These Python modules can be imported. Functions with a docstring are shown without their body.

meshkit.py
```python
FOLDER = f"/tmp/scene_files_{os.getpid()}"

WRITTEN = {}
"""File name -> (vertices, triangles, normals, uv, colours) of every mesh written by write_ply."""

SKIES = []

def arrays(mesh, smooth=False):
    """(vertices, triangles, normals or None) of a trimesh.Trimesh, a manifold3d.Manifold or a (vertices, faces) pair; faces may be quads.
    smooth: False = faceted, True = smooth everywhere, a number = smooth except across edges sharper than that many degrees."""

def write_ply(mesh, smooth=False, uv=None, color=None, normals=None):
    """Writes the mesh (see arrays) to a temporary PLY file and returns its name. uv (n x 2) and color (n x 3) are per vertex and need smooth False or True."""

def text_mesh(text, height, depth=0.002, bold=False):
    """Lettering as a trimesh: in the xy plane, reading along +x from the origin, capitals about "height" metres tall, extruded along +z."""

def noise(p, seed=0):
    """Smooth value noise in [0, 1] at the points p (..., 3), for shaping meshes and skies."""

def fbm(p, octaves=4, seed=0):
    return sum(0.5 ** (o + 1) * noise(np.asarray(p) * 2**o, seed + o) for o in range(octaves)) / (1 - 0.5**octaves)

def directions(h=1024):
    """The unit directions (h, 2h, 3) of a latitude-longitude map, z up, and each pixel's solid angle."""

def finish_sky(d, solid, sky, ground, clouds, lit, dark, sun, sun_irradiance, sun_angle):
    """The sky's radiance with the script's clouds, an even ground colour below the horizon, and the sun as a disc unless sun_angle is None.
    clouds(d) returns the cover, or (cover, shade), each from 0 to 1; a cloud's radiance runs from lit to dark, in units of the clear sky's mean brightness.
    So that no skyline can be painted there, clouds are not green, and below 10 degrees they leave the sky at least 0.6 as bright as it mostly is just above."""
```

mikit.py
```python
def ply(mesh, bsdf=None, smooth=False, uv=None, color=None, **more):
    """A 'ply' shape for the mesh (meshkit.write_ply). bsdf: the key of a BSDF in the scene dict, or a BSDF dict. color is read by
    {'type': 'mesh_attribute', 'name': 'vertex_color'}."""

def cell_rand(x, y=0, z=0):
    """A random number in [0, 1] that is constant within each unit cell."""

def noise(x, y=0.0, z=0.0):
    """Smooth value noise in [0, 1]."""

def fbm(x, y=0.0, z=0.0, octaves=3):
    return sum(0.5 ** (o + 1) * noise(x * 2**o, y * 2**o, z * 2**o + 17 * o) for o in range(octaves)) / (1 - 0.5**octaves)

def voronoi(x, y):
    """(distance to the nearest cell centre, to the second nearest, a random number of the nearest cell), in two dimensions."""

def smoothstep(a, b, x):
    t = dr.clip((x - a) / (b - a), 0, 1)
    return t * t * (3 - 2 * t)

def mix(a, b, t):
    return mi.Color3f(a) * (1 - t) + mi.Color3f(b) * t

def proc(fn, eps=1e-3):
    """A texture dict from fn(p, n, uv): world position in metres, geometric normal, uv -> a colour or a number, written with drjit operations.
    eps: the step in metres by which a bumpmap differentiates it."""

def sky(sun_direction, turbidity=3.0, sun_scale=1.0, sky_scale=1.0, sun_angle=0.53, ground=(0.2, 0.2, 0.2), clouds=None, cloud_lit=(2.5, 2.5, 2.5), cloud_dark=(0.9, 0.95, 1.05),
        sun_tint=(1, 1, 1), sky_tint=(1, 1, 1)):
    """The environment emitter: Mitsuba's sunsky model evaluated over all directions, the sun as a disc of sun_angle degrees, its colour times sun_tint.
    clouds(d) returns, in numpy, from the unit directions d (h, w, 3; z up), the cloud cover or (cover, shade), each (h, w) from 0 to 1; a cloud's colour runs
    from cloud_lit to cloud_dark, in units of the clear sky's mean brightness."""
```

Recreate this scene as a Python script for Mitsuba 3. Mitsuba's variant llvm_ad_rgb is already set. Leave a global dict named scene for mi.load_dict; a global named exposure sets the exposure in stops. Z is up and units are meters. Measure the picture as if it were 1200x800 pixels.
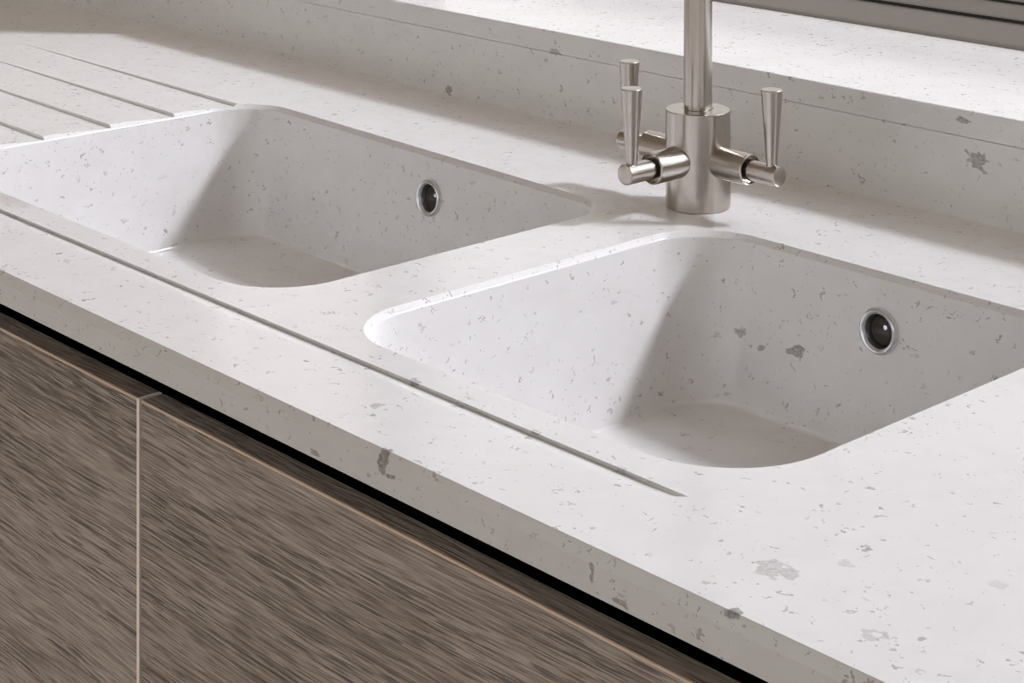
import math, numpy as np, trimesh, manifold3d as m3
import drjit as dr, mitsuba as mi, mikit, meshkit
from mikit import noise, fbm, cell_rand, smoothstep, mix
T = mi.ScalarTransform4f
scene, labels = {}, {}

# ------------------------------------------------------------------ camera, sky, exposure
ZC = 0.900                      # height of the worktop surface; x along the worktop, y towards the window
F, HORIZON, EYE = 2266.0, -370.0, 0.402
YAW = math.atan(F / 2070.0)
fwd = np.array([-math.sin(YAW), math.cos(YAW), 0.0])
eye = np.array([0.0, 0.0, ZC + EYE])
scene['camera'] = {
    'type': 'perspective', 'fov': math.degrees(2 * math.atan(600.0 / F)), 'fov_axis': 'x',
    'principal_point_offset_x': 0.0, 'principal_point_offset_y': -(HORIZON - 400.0) / 800.0,
    'near_clip': 0.02, 'far_clip': 200.0,
    'to_world': T().look_at(origin=eye.tolist(), target=(eye + fwd).tolist(), up=[0, 0, 1])}

SUN_AZ, SUN_EL = math.radians(43.0), math.radians(37.5)     # hazy sun, low over the right end of the window
sun = (math.cos(SUN_EL) * math.cos(SUN_AZ), math.cos(SUN_EL) * math.sin(SUN_AZ), math.sin(SUN_EL))


def haze(d):
    """Thin cloud over the whole sky, brightest round the hazy sun."""
    ang = np.arccos(np.clip(d @ (np.array(sun) / np.linalg.norm(sun)), -1, 1))
    c = 0.75 + 0.25 * meshkit.fbm(d * 2.5 + 11.0, 4, 3)
    glow = np.exp(-(ang / 0.62) ** 2)
    return np.clip(c, 0, 1), np.clip(1.0 - glow + 0.12 * (meshkit.fbm(d * 2.0 + 3.0, 3, 8) - 0.5), 0, 1)


scene['sky'] = mikit.sky(sun, turbidity=4.0, sun_scale=1.06, sky_scale=1.9, sun_angle=7.0, ground=(0.36, 0.33, 0.30), clouds=haze,
                         cloud_lit=(4.2, 4.3, 4.6), cloud_dark=(1.78, 1.72, 1.64), sun_tint=(0.79, 1.0, 1.58), sky_tint=(1.15, 1.0, 0.85))
exposure = 1.46

# ------------------------------------------------------------------ materials


def flecks(p, scale, keep, size, seed, warp):
    """Flecks: irregular blobs round random points of a 3D grid. Returns how deep the point lies in a fleck, 0 to 1."""
    w = mi.Vector3f(noise(p.x * warp + seed, p.y * warp, p.z * warp), noise(p.x * warp, p.y * warp + seed + 31, p.z * warp), noise(p.x * warp, p.y * warp, p.z * warp + seed + 77)) - 0.5
    w2 = mi.Vector3f(noise(p.x * warp * 2.7, p.y * warp * 2.7 + seed, p.z * warp * 2.7), noise(p.x * warp * 2.7 + 9, p.y * warp * 2.7, p.z * warp * 2.7 + seed), noise(p.x * warp * 2.7, p.y * warp * 2.7 + 5, p.z * warp * 2.7)) - 0.5
    q = p * scale + w * (size * 2.6) + w2 * (size * 1.5)
    b = dr.floor(q - 0.5)
    best = mi.Float(0)
    for i in (0, 1):
        for j in (0, 1):
            for k in (0, 1):
                c = b + mi.Vector3f(i, j, k)
                cx, cy, cz = c.x + seed * 13, c.y, c.z
                o = mi.Vector3f(cell_rand(cx, cy, cz), cell_rand(cx + 501, cy, cz), cell_rand(cx, cy + 703, cz)) * 0.6 + 0.2
                r = cell_rand(cx, cy, cz + 907)
                e = q - c - o
                a = cell_rand(cx + 77, cy + 13, cz) * 6.283
                u = e.x * dr.cos(a) + e.y * dr.sin(a)
                v = e.y * dr.cos(a) - e.x * dr.sin(a)
                dist = dr.sqrt(u * u * 0.45 + v * v * 2.0 + e.z * e.z)
                rad = size * (0.35 + 0.65 * cell_rand(cx + 11, cy + 5, cz + 3))
                f = smoothstep(rad, rad * 0.72, dist) * (0.45 + 0.55 * cell_rand(cx + 3, cy + 55, cz + 21))
                best = dr.maximum(best, dr.select(r < keep, f, 0))
    return best


# large flecks that can be recognised one by one: centre (x, y, z - ZC), half sizes, strength
BIG = [(-0.832, 1.231, 0.047, 0.0085, 0.012, 0.0080, .62), (-0.8736, 1.070, -0.0695, 0.0075, 0.014, 0.0042, .70), (-0.9267, 1.068, -0.0690, 0.0042, 0.010, 0.0036, .55),
       (-0.9050, 1.068, -0.0750, 0.0030, 0.010, 0.0028, .60), (-0.7935, 0.634, -0.0050, 0.0042, 0.006, 0.0055, .75), (-0.7850, 0.634, -0.0100, 0.0065, 0.006, 0.0018, .70),
       (-0.5562, 0.636, -0.0005, 0.0050, 0.0055, 0.0032, .75), (-0.8516, 0.634, -0.0171, 0.0050, 0.006, 0.0022, .65), (-0.6370, 0.634, -0.0095, 0.0018, 0.006, 0.0050, .65),
       (-0.6190, 0.634, -0.0168, 0.0050, 0.006, 0.0022, .65), (-0.5670, 0.6805, 0.0, 0.0110, 0.0100, 0.004, .36), (-0.5503, 0.7089, 0.0, 0.0045, 0.0045, 0.004, .22),
       (-0.8447, 0.6718, 0.0, 0.0055, 0.0055, 0.004, .40), (-0.8624, 0.7111, 0.0, 0.0045, 0.0050, 0.004, .55), (-0.4910, 0.7427, 0.0, 0.0050, 0.0045, 0.004, .18),
       (-1.2890, 1.231, 0.0635, 0.0075, 0.012, 0.0042, .55), (-0.8451, 1.231, 0.0741, 0.0060, 0.012, 0.0022, .60), (-1.4380, 1.231, 0.0060, 0.0050, 0.012, 0.0050, .65)]


def stone(p, n, uv):
    a = flecks(p, 1 / 0.0050, 0.42, 0.28, 1, 420.0)
    b = flecks(p, 1 / 0.0105, 0.62, 0.27, 2, 260.0)
    c = flecks(p, 1 / 0.0270, 0.16, 0.14, 3, 150.0)
    f = dr.maximum(dr.maximum(a * 0.55, b * 0.70), c * 0.60)
    for x, y, z, rx, ry, rz, s in BIG:
        wx = (fbm(p.x * 210, p.y * 210, p.z * 210, 2) - 0.5) * 2.0 * rx
        wz = (fbm(p.x * 210 + 40, p.y * 210, p.z * 210 + 9, 2) - 0.5) * 2.0 * rz
        d = dr.sqrt(dr.square((p.x - x + wx) / rx) + dr.square((p.y - y) / ry) + dr.square((p.z - ZC - z + wz) / rz))
        f = dr.maximum(f, smoothstep(1.06, 0.72, d) * s * (0.55 + 1.1 * fbm(p.x * 700, p.y * 700, p.z * 700, 2)))
    m = fbm(p.x * 45, p.y * 45, p.z * 45, 3)
    base = mix((0.618, 0.605, 0.590), (0.636, 0.624, 0.610), smoothstep(0.30, 0.65, m))
    return mix(base, (0.17, 0.148, 0.138), dr.minimum(f, 1.0) * 0.88)


scene['mat_stone'] = {'type': 'principled', 'base_color': mikit.proc(stone), 'roughness': 0.16, 'specular': 0.55}


def wood(p, n, uv):
    v = dr.select(dr.abs(n.z) > 0.5, p.y * 1.0 + 3.7, p.z)
    door = dr.select(p.x < -1.0375, 0.0, 7.3)
    x = p.x + door * 3.1
    wob = (fbm(x * 4, v * 11, door, 3) - 0.5) * 0.014 + (noise(x * 1.6, v * 3.0, door + 2) - 0.5) * 0.03
    u = v + wob
    broad = fbm(x * 1.3 + 5, u * 17, door, 3)
    mid = fbm(x * 9, u * 480, 3.0, 3)
    fine = fbm(x * 50, u * 1250, 5.0, 2)
    pale = smoothstep(0.58, 0.74, fbm(x * 38, u * 1100, 21.0, 2))
    pore = smoothstep(0.58, 0.70, fbm(x * 44, u * 1150, 9.0, 2)) * smoothstep(0.30, 0.6, noise(x * 9, u * 70, 4.0))
    crack = smoothstep(0.76, 0.88, noise(x * 22, u * 560, 2.0)) * smoothstep(0.5, 0.75, noise(x * 5, u * 55, 8.0))
    t = dr.clip(0.5 + (broad - 0.5) * 1.2 + (mid - 0.5) * 0.45 + (fine - 0.5) * 1.4, 0, 1)
    col = mix((0.160, 0.128, 0.108), (0.420, 0.350, 0.300), t)
    warm = smoothstep(0.52, 0.75, noise(x * 1.7, u * 9, 12.0 + door))
    col = mix(col, (0.235, 0.170, 0.125), warm * 0.35)
    col = mix(col, (0.520, 0.450, 0.400), pale * 0.45)
    return mix(col, (0.050, 0.039, 0.033), dr.minimum(pore * 0.6 + crack * 0.55, 0.85))


def wood_relief(p, n, uv):
    v = dr.select(dr.abs(n.z) > 0.5, p.y + 3.7, p.z)
    wob = (fbm(p.x * 4, v * 11, 0.0, 3) - 0.5) * 0.014
    return fbm(p.x * 55, (v + wob) * 1300, 5.0, 2)


scene['mat_wood'] = {'type': 'bumpmap', 'arbitrary': mikit.proc(wood_relief, 2e-4), 'scale': 0.0004,
                     'bsdf': {'type': 'principled', 'base_color': mikit.proc(wood), 'roughness': 0.5, 'specular': 0.4}}
scene['mat_lit_edge'] = {'type': 'principled', 'base_color': {'type': 'rgb', 'value': [0.86, 0.74, 0.66]}, 'roughness': 0.45}  # light on the door edge inside the joint, put into a pale colour
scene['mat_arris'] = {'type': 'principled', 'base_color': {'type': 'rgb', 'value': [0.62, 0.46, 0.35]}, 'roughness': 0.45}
scene['mat_dark'] = {'type': 'twosided', 'bsdf': {'type': 'diffuse', 'reflectance': {'type': 'rgb', 'value': [0.006, 0.0042, 0.003]}}}


def brush(p, n, uv):
    a = noise(p.z * 5200, dr.atan2(p.y - 1.1114, p.x + 1.004) * 2.0, 1.0)
    return 0.17 + 0.10 * a


scene['mat_nickel'] = {'type': 'principled', 'base_color': {'type': 'rgb', 'value': [0.50, 0.46, 0.42]}, 'metallic': 1.0, 'roughness': mikit.proc(brush), 'specular': 0.5}
scene['mat_chrome'] = {'type': 'principled', 'base_color': {'type': 'rgb', 'value': [0.74, 0.76, 0.79]}, 'metallic': 1.0, 'roughness': 0.16}
scene['mat_hole'] = {'type': 'principled', 'base_color': {'type': 'rgb', 'value': [0.035, 0.026, 0.020]}, 'roughness': 0.3}
scene['mat_frame'] = {'type': 'principled', 'base_color': {'type': 'rgb', 'value': [0.25, 0.23, 0.21]}, 'roughness': 0.40}
scene['mat_gasket'] = {'type': 'principled', 'base_color': {'type': 'rgb', 'value': [0.03, 0.026, 0.022]}, 'roughness': 0.6}
scene['mat_plaster'] = {'type': 'twosided', 'bsdf': {'type': 'diffuse', 'reflectance': {'type': 'rgb', 'value': [0.72, 0.66, 0.59]}}}
scene['mat_glass'] = {'type': 'thindielectric'}


def floor_boards(p, n, uv):
    r = cell_rand(p.x / 0.9 + cell_rand(p.y / 0.18) * 7, p.y / 0.18)
    g = fbm(p.x * 4, p.y * 60, r * 9, 3)
    return mix((0.34, 0.30, 0.26), (0.50, 0.45, 0.40), g * 0.7 + r * 0.3)


scene['mat_floor'] = {'type': 'principled', 'base_color': mikit.proc(floor_boards), 'roughness': 0.45}

# ------------------------------------------------------------------ helpers


def add(key, mesh, mat, smooth=30, label=None, cat=None, group=None, kind=None):
    scene[key] = mikit.ply(mesh, mat, smooth=smooth)
    l = {k: v for k, v in (('label', label), ('category', cat), ('group', group), ('kind', kind)) if v}
    if l:
        labels[key] = l


def thing(key, label, cat, group=None):
    labels[key] = {'label': label, 'category': cat, **({'group': group} if group else {})}


def man(mesh):
    return m3.Manifold(m3.Mesh(np.asarray(mesh.vertices, np.float32), np.asarray(mesh.faces, np.uint32)))


def tri(m):
    k = m.to_mesh()
    return trimesh.Trimesh(np.asarray(k.vert_properties)[:, :3], np.asarray(k.tri_verts), process=False)


def block(x0, x1, y0, y1, z0, z1):
    return m3.Manifold.cube((x1 - x0, y1 - y0, z1 - z0)).translate((x0, y0, z0))


def prism_x(profile, x0, x1):
    """A (y, z) outline, anticlockwise, drawn out along x."""
    return m3.CrossSection([np.asarray(profile, float)]).extrude(x1 - x0).transform([[0, 0, 1, x0], [1, 0, 0, 0], [0, 1, 0, 0]])


def soft_block(x0, x1, y0, y1, z0, z1, b):
    """A box with all its edges chamfered by b."""
    pts = []
    for sx, x in ((1, x0), (-1, x1)):
        for sy, y in ((1, y0), (-1, y1)):
            for sz, z in ((1, z0), (-1, z1)):
                pts += [(x, y + sy * b, z + sz * b), (x + sx * b, y, z + sz * b), (x + sx * b, y + sy * b, z)]
    return m3.Manifold.hull_points(np.array(pts))


def rings_mesh(rings, cap0=True, cap1=True):
    n, v, f = len(rings[0]), np.vstack(rings), []
    i = np.arange(n); j = (i + 1) % n
    for k in range(len(rings) - 1):
        a, b = k * n, (k + 1) * n
        f += [np.c_[a + i, a + j, b + j], np.c_[a + i, b + j, b + i]]
    extra = []
    for on, k, s in ((cap0, 0, 1), (cap1, len(rings) - 1, -1)):
        if on:
            c = len(v) + len(extra); extra.append(rings[k].mean(0))
            f.append(np.c_[np.full(n, c), k * n + j, k * n + i][:, ::1 if s == 1 else -1])
    if extra:
        v = np.vstack([v, extra])
    m = trimesh.Trimesh(v, np.vstack(f), process=False)
    return m


def closed(m):
    if m.volume < 0:
        m.invert()
    return m


NC, NS = 18, 12


def outline(x0, x1, y0, y1, radii, z, skew=0.0, inset=0.0):
    """Rounded rectangle, anticlockwise; radii: front left, front right, back right, back left."""
    xs0, xs1, ys0, ys1 = x0, x1, y0, y1
    x0, x1, y0, y1 = x0 + inset, x1 - inset, y0 + inset, y1 - inset
    rr = [max(r - inset, 0.004) for r in radii]
    cen = [(x0 + rr[0], y0 + rr[0], 180), (x1 - rr[1], y0 + rr[1], 270), (x1 - rr[2], y1 - rr[2], 0), (x0 + rr[3], y1 - rr[3], 90)]
    pts = []
    for (cx, cy, a0), r in zip(cen, rr):
        for t in np.linspace(0, 90, NC):
            a = math.radians(a0 + t)
            pts.append((cx + r * math.cos(a), cy + r * math.sin(a)))
    out = []
    for k in range(4):
        seg = pts[k * NC:(k + 1) * NC]
        nxt = pts[((k + 1) * NC) % len(pts)]
        out += seg + [tuple(np.array(seg[-1]) * (1 - t) + np.array(nxt) * t) for t in np.linspace(0, 1, NS + 2)[1:-1]]
    p = np.array(out)
    p[:, 1] += skew * (p[:, 0] - (xs0 + xs1) / 2) * np.clip((p[:, 1] - ys0) / (ys1 - ys0), 0, 1)
    return np.c_[p, np.full(len(p), z)]


# ------------------------------------------------------------------ the setting: window wall, room
YF, YU, YW = 0.636, 1.231, 1.468          # worktop front, upstand face, window frame face
ROOM = (-3.1, 2.6, -3.2, YU + 0.012)
XJ, XK, ZS, ZH = -1.86, 2.0, ZC + 0.082, 2.25   # window opening: jambs, sill, head
CEIL = 2.5
TH = 0.36


def struct(key, m, mat, smooth=False):
    add(key, tri(m) if isinstance(m, m3.Manifold) else m, mat, smooth, kind='structure')


yb = ROOM[3]
wall = block(ROOM[0] - .2, ROOM[1] + .2, yb, yb + TH, 0, CEIL) - block(XJ, XK, yb - .1, yb + TH + .1, ZS - 0.020, ZH)
struct('wall_back', wall, 'mat_plaster')
struct('wall_left', block(ROOM[0] - .2, ROOM[0], -1.6, yb, 0, CEIL), 'mat_plaster')
struct('wall_right', block(ROOM[1], ROOM[1] + .2, -1.6, yb, 0, CEIL), 'mat_plaster')
struct('floor', block(ROOM[0] - .2, ROOM[1] + .2, ROOM[2] - .2, yb + TH, -0.1, 0.0), 'mat_floor')
struct('ceiling', block(ROOM[0] - .2, ROOM[1] + .2, -1.2, yb + TH, CEIL, CEIL + 0.1), 'mat_plaster')

# window frame: grey profile rails, gasket lines, sash, pane
w0, w1, z0 = XJ, XK, ZS


def bevel_rail(y, z, lip, run, rise, dep):
    """A rail with a small upright lip and a face leaning back."""
    return [(y, z), (y + dep, z), (y + dep, z + lip + rise), (y + run, z + lip + rise), (y + run * .96, z + lip + rise * .985), (y + run * .08, z + lip + rise * .05), (y, z + lip * .8)]


frame = prism_x(bevel_rail(YW, z0, 0.004, 0.024, 0.0135, 0.09), w0, w1)
frame += block(w0, w0 + 0.03, YW + .024, YW + 0.09, z0, ZH) + block(w1 - 0.03, w1, YW + .024, YW + 0.09, z0, ZH) + block(w0, w1, YW, YW + 0.08, ZH - 0.03, ZH)
struct('window_1', frame, 'mat_frame', 30)
zg = z0 + 0.0175
add('window_1__gasket', tri(block(w0 + .03, w1 - .03, YW + 0.029, YW + 0.08, zg, zg + 0.003)), 'mat_gasket', False)
add('window_1__sash', tri(prism_x(bevel_rail(YW + .0265, zg + .003, 0.002, 0.014, 0.0090, .05), w0 + .031, w1 - .031)), 'mat_frame', 30)
zb = zg + 0.0140
add('window_1__gasket_001', tri(block(w0 + .03, w1 - .03, YW + 0.045, YW + 0.08, zb, zb + 0.0025)), 'mat_gasket', False)
add('window_1__glazing_bead', tri(prism_x(bevel_rail(YW + .043, zb + .0025, 0.002, 0.014, 0.009, .03), w0 + .031, w1 - .031)), 'mat_frame', 30)
pane = trimesh.Trimesh([(w0 + .03, YW + .062, zb + .008), (w1 - .03, YW + .062, zb + .008), (w1 - .03, YW + .062, ZH - .03), (w0 + .03, YW + .062, ZH - .03)], [(0, 1, 2), (0, 2, 3)], process=False)
add('window_1__pane', pane, 'mat_glass', False)

# ------------------------------------------------------------------ upstand and sill
X0, X1 = -2.95, 0.85
add('upstand', tri(prism_x([(YU, ZC), (YU + .012, ZC), (YU + .012, ZS - 0.0202), (YU + .0003, ZS - 0.0202), (YU, ZS - 0.0204)], X0, X1)), 'mat_stone', False,
    'pale speckled stone upstand standing along the back of the worktop', 'backsplash')
add('window_sill', tri(prism_x([(YU + .0003, ZS - .020), (YW + .03, ZS - .020), (YW + .03, ZS), (YU + .0014, ZS), (YU + .0004, ZS - .0006), (YU, ZS - .0014), (YU, ZS - .0197)], XJ, XK)), 'mat_stone', 30,
    'bright white speckled stone sill slab below the grey window frame', 'window sill')

# ------------------------------------------------------------------ worktop with two openings, routed drainer grooves
THK = 0.0212
R_RIM = 0.0042     # upright lip of the openings; below it the walls lean in
RIN = 0.0040
FLOOR = ZC - 0.1225
TAPER = 0.085
BOWLS = [dict(x0=-1.5525, x1=-1.0435, y0=0.7340, y1=1.0725, radii=(.055, .058, .042, .055), skew=-0.034),
         dict(x0=-0.9740, x1=-0.6370, y0=0.7335, y1=1.0805, radii=(.055, .066, .055, .055), skew=0.0)]


def ol(b, z, inset=0.0):
    return outline(b['x0'], b['x1'], b['y0'], b['y1'], b['radii'], z, b['skew'], inset)


top = prism_x([(YF - .0028, ZC - THK), (YU + .012, ZC - THK), (YU + .012, ZC), (YF + .0004, ZC), (YF - .0001, ZC - .0005), (YF - .0038, ZC - .0058), (YF - .0038, ZC - THK + .001)], X0, X1)
for b in BOWLS:
    rings = [ol(b, ZC + .01, -0.0004), ol(b, ZC, -0.0004), ol(b, ZC - .00015, 0.0001), ol(b, ZC - R_RIM + .0012, R_RIM - .0014), ol(b, ZC - R_RIM + .0004, R_RIM - .0007), ol(b, ZC - R_RIM - .0006, RIN),
             ol(b, ZC - THK, RIN + TAPER * (THK - R_RIM)), ol(b, ZC - THK - .01, RIN + TAPER * (THK - R_RIM))]
    top -= man(closed(rings_mesh(rings)))


def groove(xa, xb, ywall, ramp, depth, deep_end='both', ends=0.0):
    """A routed channel: upright wall at ywall, floor ramping up to the front; at the xa end it runs out to nothing."""
    pts = []
    if deep_end == 'right':
        pts = [(xa, ywall, ZC + .0001), (xa, ywall - ramp, ZC + .0001), (xb, ywall - ramp, ZC + .0002), (xb, ywall, ZC + .0002), (xb, ywall, ZC - depth), (xa, ywall, ZC - .0003)]
    else:
        pts = [(xa, ywall, ZC + .0002), (xa, ywall - ramp, ZC + .0002), (xb - ends * .45, ywall - ramp, ZC + .0002), (xb - ends * .1, ywall - ramp * .62, ZC + .0002), (xb, ywall - ramp * .25, ZC + .0002), (xb, ywall, ZC + .0002),
               (xa, ywall + .0014, ZC - depth), (xb - ends, ywall + .0014, ZC - depth), (xb - ends * .3, ywall, ZC - depth * .72)]
    return m3.Manifold.hull_points(np.array(pts))


for yg in (0.785, 0.8523, 0.9200, 0.9880, 1.0557):
    top -= groove(-1.97, -1.5525 + .008, yg, 0.060, 0.0032, 'right')
top -= groove(-2.30, -0.6465, 0.7100, 0.0145, 0.0030, 'both', 0.035)
add('worktop', tri(top), 'mat_stone', 25, 'white speckled stone worktop with two sink openings and routed drainer grooves', 'worktop')

# ------------------------------------------------------------------ moulded bowls
NAMES = [('sink_bowl', 'larger speckled stone sink bowl beside the drainer grooves, left of the tap'), ('sink_bowl_001', 'smaller speckled stone sink bowl, nearest the camera, right of the tap')]


def lathe(profile, n=48):
    """(r, z) outline, turned about z."""
    p = np.asarray(profile, float)
    a = np.arange(n) * 2 * np.pi / n
    rings = [np.c_[max(r, 1e-5) * np.cos(a), max(r, 1e-5) * np.sin(a), np.full(n, z)] for r, z in p]
    return closed(rings_mesh(rings, True, True))


def along(mesh, origin, axis):
    axis = np.asarray(axis, float) / np.linalg.norm(axis)
    u = np.cross([0, 0, 1.0] if abs(axis[2]) < .9 else [1.0, 0, 0], axis); u /= np.linalg.norm(u)
    m = np.eye(4); m[:3, 0], m[:3, 1], m[:3, 2], m[:3, 3] = u, np.cross(axis, u), axis, origin
    mesh = mesh.copy(); mesh.apply_transform(m)
    return mesh


for (key, text), b, ox, oz in zip(NAMES, BOWLS, (-1.2695, -0.8036), (.0376, .0385)):
    top_z, wi, fil = ZC - THK - .00002, RIN + TAPER * (THK - R_RIM), 0.004
    taper = TAPER * (top_z - FLOOR - fil)
    n = len(ol(b, 0))
    drain = np.array([(b['x0'] + b['x1']) / 2, (b['y0'] + b['y1']) / 2 - .03, FLOOR - .003])
    rings = [ol(b, FLOOR - .014, wi + taper + .015), ol(b, FLOOR - .012, wi + taper - .007), ol(b, top_z, wi - .007), ol(b, top_z, wi)]
    for t in np.linspace(0, 1, 6)[1:]:
        rings.append(ol(b, top_z + (FLOOR + fil - top_z) * t, wi + taper * t))
    for a in np.linspace(0, math.pi / 2, 7)[1:]:
        rings.append(ol(b, FLOOR + fil * (1 - math.sin(a)), wi + taper + fil * .9 * (1 - math.cos(a))))
    last = rings[-1]
    ang = np.arctan2(last[:, 1] - drain[1], last[:, 0] - drain[0])
    hole = np.c_[drain[0] + .044 * np.cos(ang), drain[1] + .044 * np.sin(ang), np.full(n, drain[2])]
    for t in np.linspace(0, 1, 6)[1:]:
        rings.append(last * (1 - t) + hole * t)
    low = hole.copy(); low[:, 2] = FLOOR - .014
    rings.append(low)
    body = rings_mesh(rings, False, False)
    nn = n; i = np.arange(nn); j = (i + 1) % nn; a, c = 0, (len(rings) - 1) * nn
    body = closed(trimesh.Trimesh(body.vertices, np.vstack([body.faces, np.c_[c + i, c + j, a + j], np.c_[c + i, a + j, a + i]]), process=False))
    thing(key, text, 'sink')
    mouth = m3.Manifold.cylinder(.05, .0155, .0155, 48, True).rotate((90, 0, 0)).translate((ox, b['y1'] - .01, ZC - oz))
    body = tri(man(body) - mouth)
    add(key + '__basin', body, 'mat_stone', 35)
    waste = along(lathe([(0, -.012), (.0435, -.012), (.0435, .0005), (.042, .0015), (.036, .0012), (.030, -.004), (.0, -.004)]), drain, (0, 0, 1))
    add(key + '__waste', waste, 'mat_chrome', 35, 'round metal waste in the bowl floor')
    # overflow: a metal ring standing a little proud of the back wall, its dark throat set back inside it
    wall_y = b['y1'] - RIN - TAPER * (oz - R_RIM) + b['skew'] * (ox - (b['x0'] + b['x1']) / 2)
    o = np.array([ox, wall_y, ZC - oz])
    face = (0, -math.cos(math.atan(TAPER)), math.sin(math.atan(TAPER)))
    rg = m3.Manifold.revolve(m3.CrossSection([np.array([(.0100, -.012), (.0155, -.012), (.0155, .0022), (.0149, .0034), (.0138, .0040), (.0124, .0036), (.0112, .0022), (.0106, -.001), (.0100, -.008)])]), 64)
    add(key + '__overflow', along(tri(rg), o, face), 'mat_chrome', 35, 'round metal overflow ring high on the back wall')
    throat = lathe([(0, -.0120), (.0099, -.0120), (.0099, -.0035), (.0085, -.0055), (.005, -.0085), (0, -.0095)])
    add(key + '__overflow__throat', along(throat, o, face), 'mat_hole', 40, 'dark hole inside the ring')
    stud = lathe([(0, -.0095), (.0022, -.0095), (.0022, -.0060), (.0016, -.0048), (0, -.0045)], 24)
    add(key + '__overflow__screw', along(stud, o + [.0008, 0, .0018], face), 'mat_chrome', 40)

# ------------------------------------------------------------------ base cabinets
DT, DTOP, DBOT, XG = 0.0165, ZC - 0.0400, 0.115, -1.0380


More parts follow.
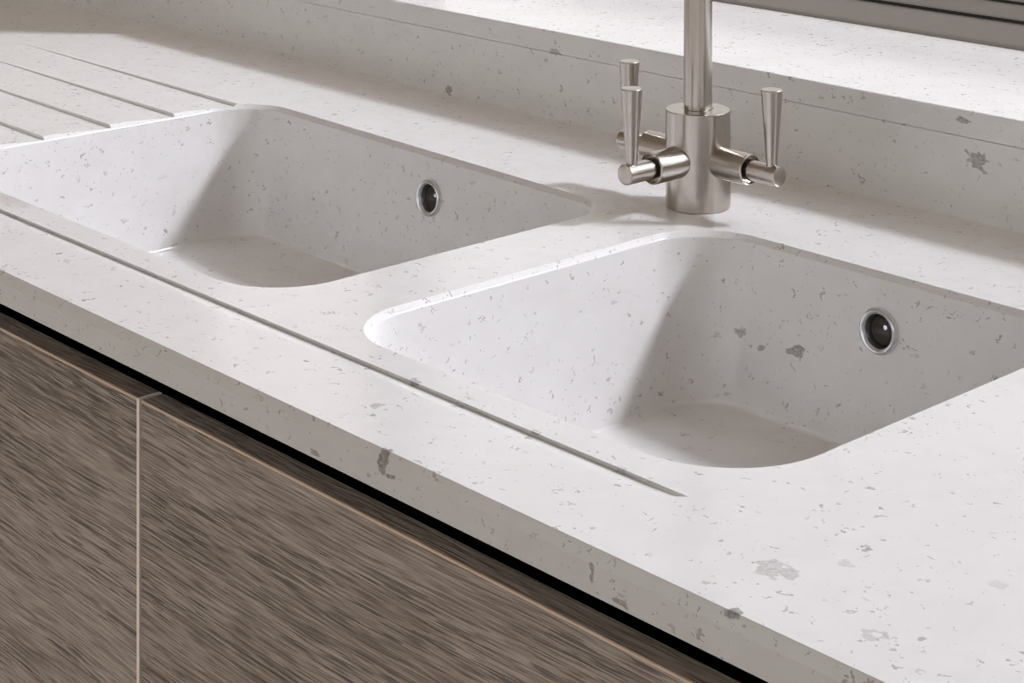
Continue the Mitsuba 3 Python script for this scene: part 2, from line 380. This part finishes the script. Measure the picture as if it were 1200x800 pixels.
def cabinet(key, xa, xb, strip, text):
    thing(key, text, 'cabinet')
    y0 = YF + DT + .0015
    c = block(xa, xb, y0 + .012, YU - .05, DBOT - .015, ZC - THK - .0003)
    c -= block(xa + .018, xb - .018, y0 - .02, YU - .068, DBOT + .003, ZC - THK - .22)
    for b in BOWLS:
        u0, u1 = max(b['x0'] - .03, xa + .003), min(b['x1'] + .03, xb - .003)
        if xa < (b['x0'] + b['x1']) / 2 < xb:
            c -= block(u0, u1, y0 + .062, YU - .068, FLOOR - .06, ZC)
    c -= block(xa - .01, xb + .01, y0 - .02, y0 + .055, DTOP - .05, ZC)
    c += block(xa, xb, y0 + .0001, y0 + .013, DBOT - .015, DTOP - .06)
    add(key + '__carcass', tri(c), 'mat_dark', False, 'near black cabinet box behind the door')
    add(key + '__plinth', tri(block(xa, xb, YF + .06, YF + .078, 0.0, DBOT - .016)), 'mat_dark', False)
    d0, d1 = xa + .0011, xb - (.0041 if strip else .0011)
    a = .0009
    panel = prism_x([(YF + .0003, DBOT), (YF + DT, DBOT), (YF + DT, DTOP), (YF + a, DTOP), (YF, DTOP - a), (YF, DBOT + .0003)], d0, d1)
    add(key + '__door', tri(panel), 'mat_wood', False, 'grey brown wood-grain door, grain running sideways')
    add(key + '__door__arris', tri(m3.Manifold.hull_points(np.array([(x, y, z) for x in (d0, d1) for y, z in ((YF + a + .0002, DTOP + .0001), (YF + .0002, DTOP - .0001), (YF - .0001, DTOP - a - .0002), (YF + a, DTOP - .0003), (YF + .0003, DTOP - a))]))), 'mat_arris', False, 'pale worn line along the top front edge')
    if strip:  # added strip, coloured pale for the light that enters the door gap
        add(key + '__door__lit_edge_strip', tri(soft_block(d1 + .00005, d1 + .0032, YF - .0002, YF + DT, DBOT, DTOP + .0002, .0002)), 'mat_lit_edge', False, 'pale strip at the door joint, coloured as the lit door edge in the gap')


cabinet('base_cabinet', XG + .0012 - .600, XG + .0012, True, 'brown wood-grain base cabinet left of the pale door joint')
cabinet('base_cabinet_001', XG + .0012, XG + .0012 + .600, False, 'brown wood-grain base cabinet right of the pale door joint')

# ------------------------------------------------------------------ three-lever tap
TX, TY, AZ = -1.0040, 1.1114, 0.0375
tc = np.array([TX, TY, ZC])
thing('kitchen_tap', 'brushed nickel tap with three upright levers, standing between the two bowls', 'tap')
body = lathe([(0, 0.0002), (.0246, .0002), (.0250, .0006), (.0250, .0738), (.0246, .0746), (.0238, .0750), (.0122, .0750), (.0118, .0744), (0, .0744)], 96)
add('kitchen_tap__body', along(body, tc, (0, 0, 1)), 'mat_nickel', 35)


def tube(path, r, n=40):
    p = np.asarray(path, float)
    t = np.gradient(p, axis=0); t /= np.linalg.norm(t, axis=1, keepdims=True)
    a = np.arange(n) * 2 * np.pi / n
    u = np.array([1.0, 0, 0]); rings = []
    for q, d in zip(p, t):
        u = u - d * (u @ d); u /= np.linalg.norm(u); v = np.cross(d, u)
        rings.append(q + r * (np.cos(a)[:, None] * u + np.sin(a)[:, None] * v))
    return closed(rings_mesh(rings))


arc = [(0, -.095 * (1 - math.cos(t)), 0.36 + .095 * math.sin(t)) for t in np.linspace(0, math.pi, 33)[1:]]
path = [(0, 0, z) for z in np.linspace(.0745, .36, 12)] + arc + [(0, -.19, .33), (0, -.19, .315)]
add('kitchen_tap__spout', tube(np.array(path) + tc, .0109), 'mat_nickel', 40)

LEV = lathe([(0, 0), (.0038, 0), (.0041, .0006), (.0081, .0560), (.0081, .0568), (.0077, .0573), (0, .0576)], 48)
for k, ax in enumerate(((0, -1, 0), (1, 0, 0), (-1, 0, 0))):
    key = 'kitchen_tap__valve' + (f'_{k:03d}' if k else '')
    ax = np.array(ax, float); o = tc + [0, 0, AZ]
    sleeve = lathe([(0, .018), (.0121, .018), (.0121, .0520), (.0117, .0527), (.0107, .0530), (.0103, .0524), (.0102, .0470), (0, .0470)], 64)
    add(key, along(sleeve, o, ax), 'mat_nickel', 35)
    spin = lathe([(0, .0468), (.0078, .0468), (.0078, .0800), (.0073, .0810), (.0058, .0815), (0, .0818)], 48)
    add(key + '__spindle', along(spin, o, ax), 'mat_nickel', 35)
    add(key + '__lever', along(LEV, o + ax * .0735 + [0, 0, .0062], (0, 0, 1)), 'mat_nickel', 35)
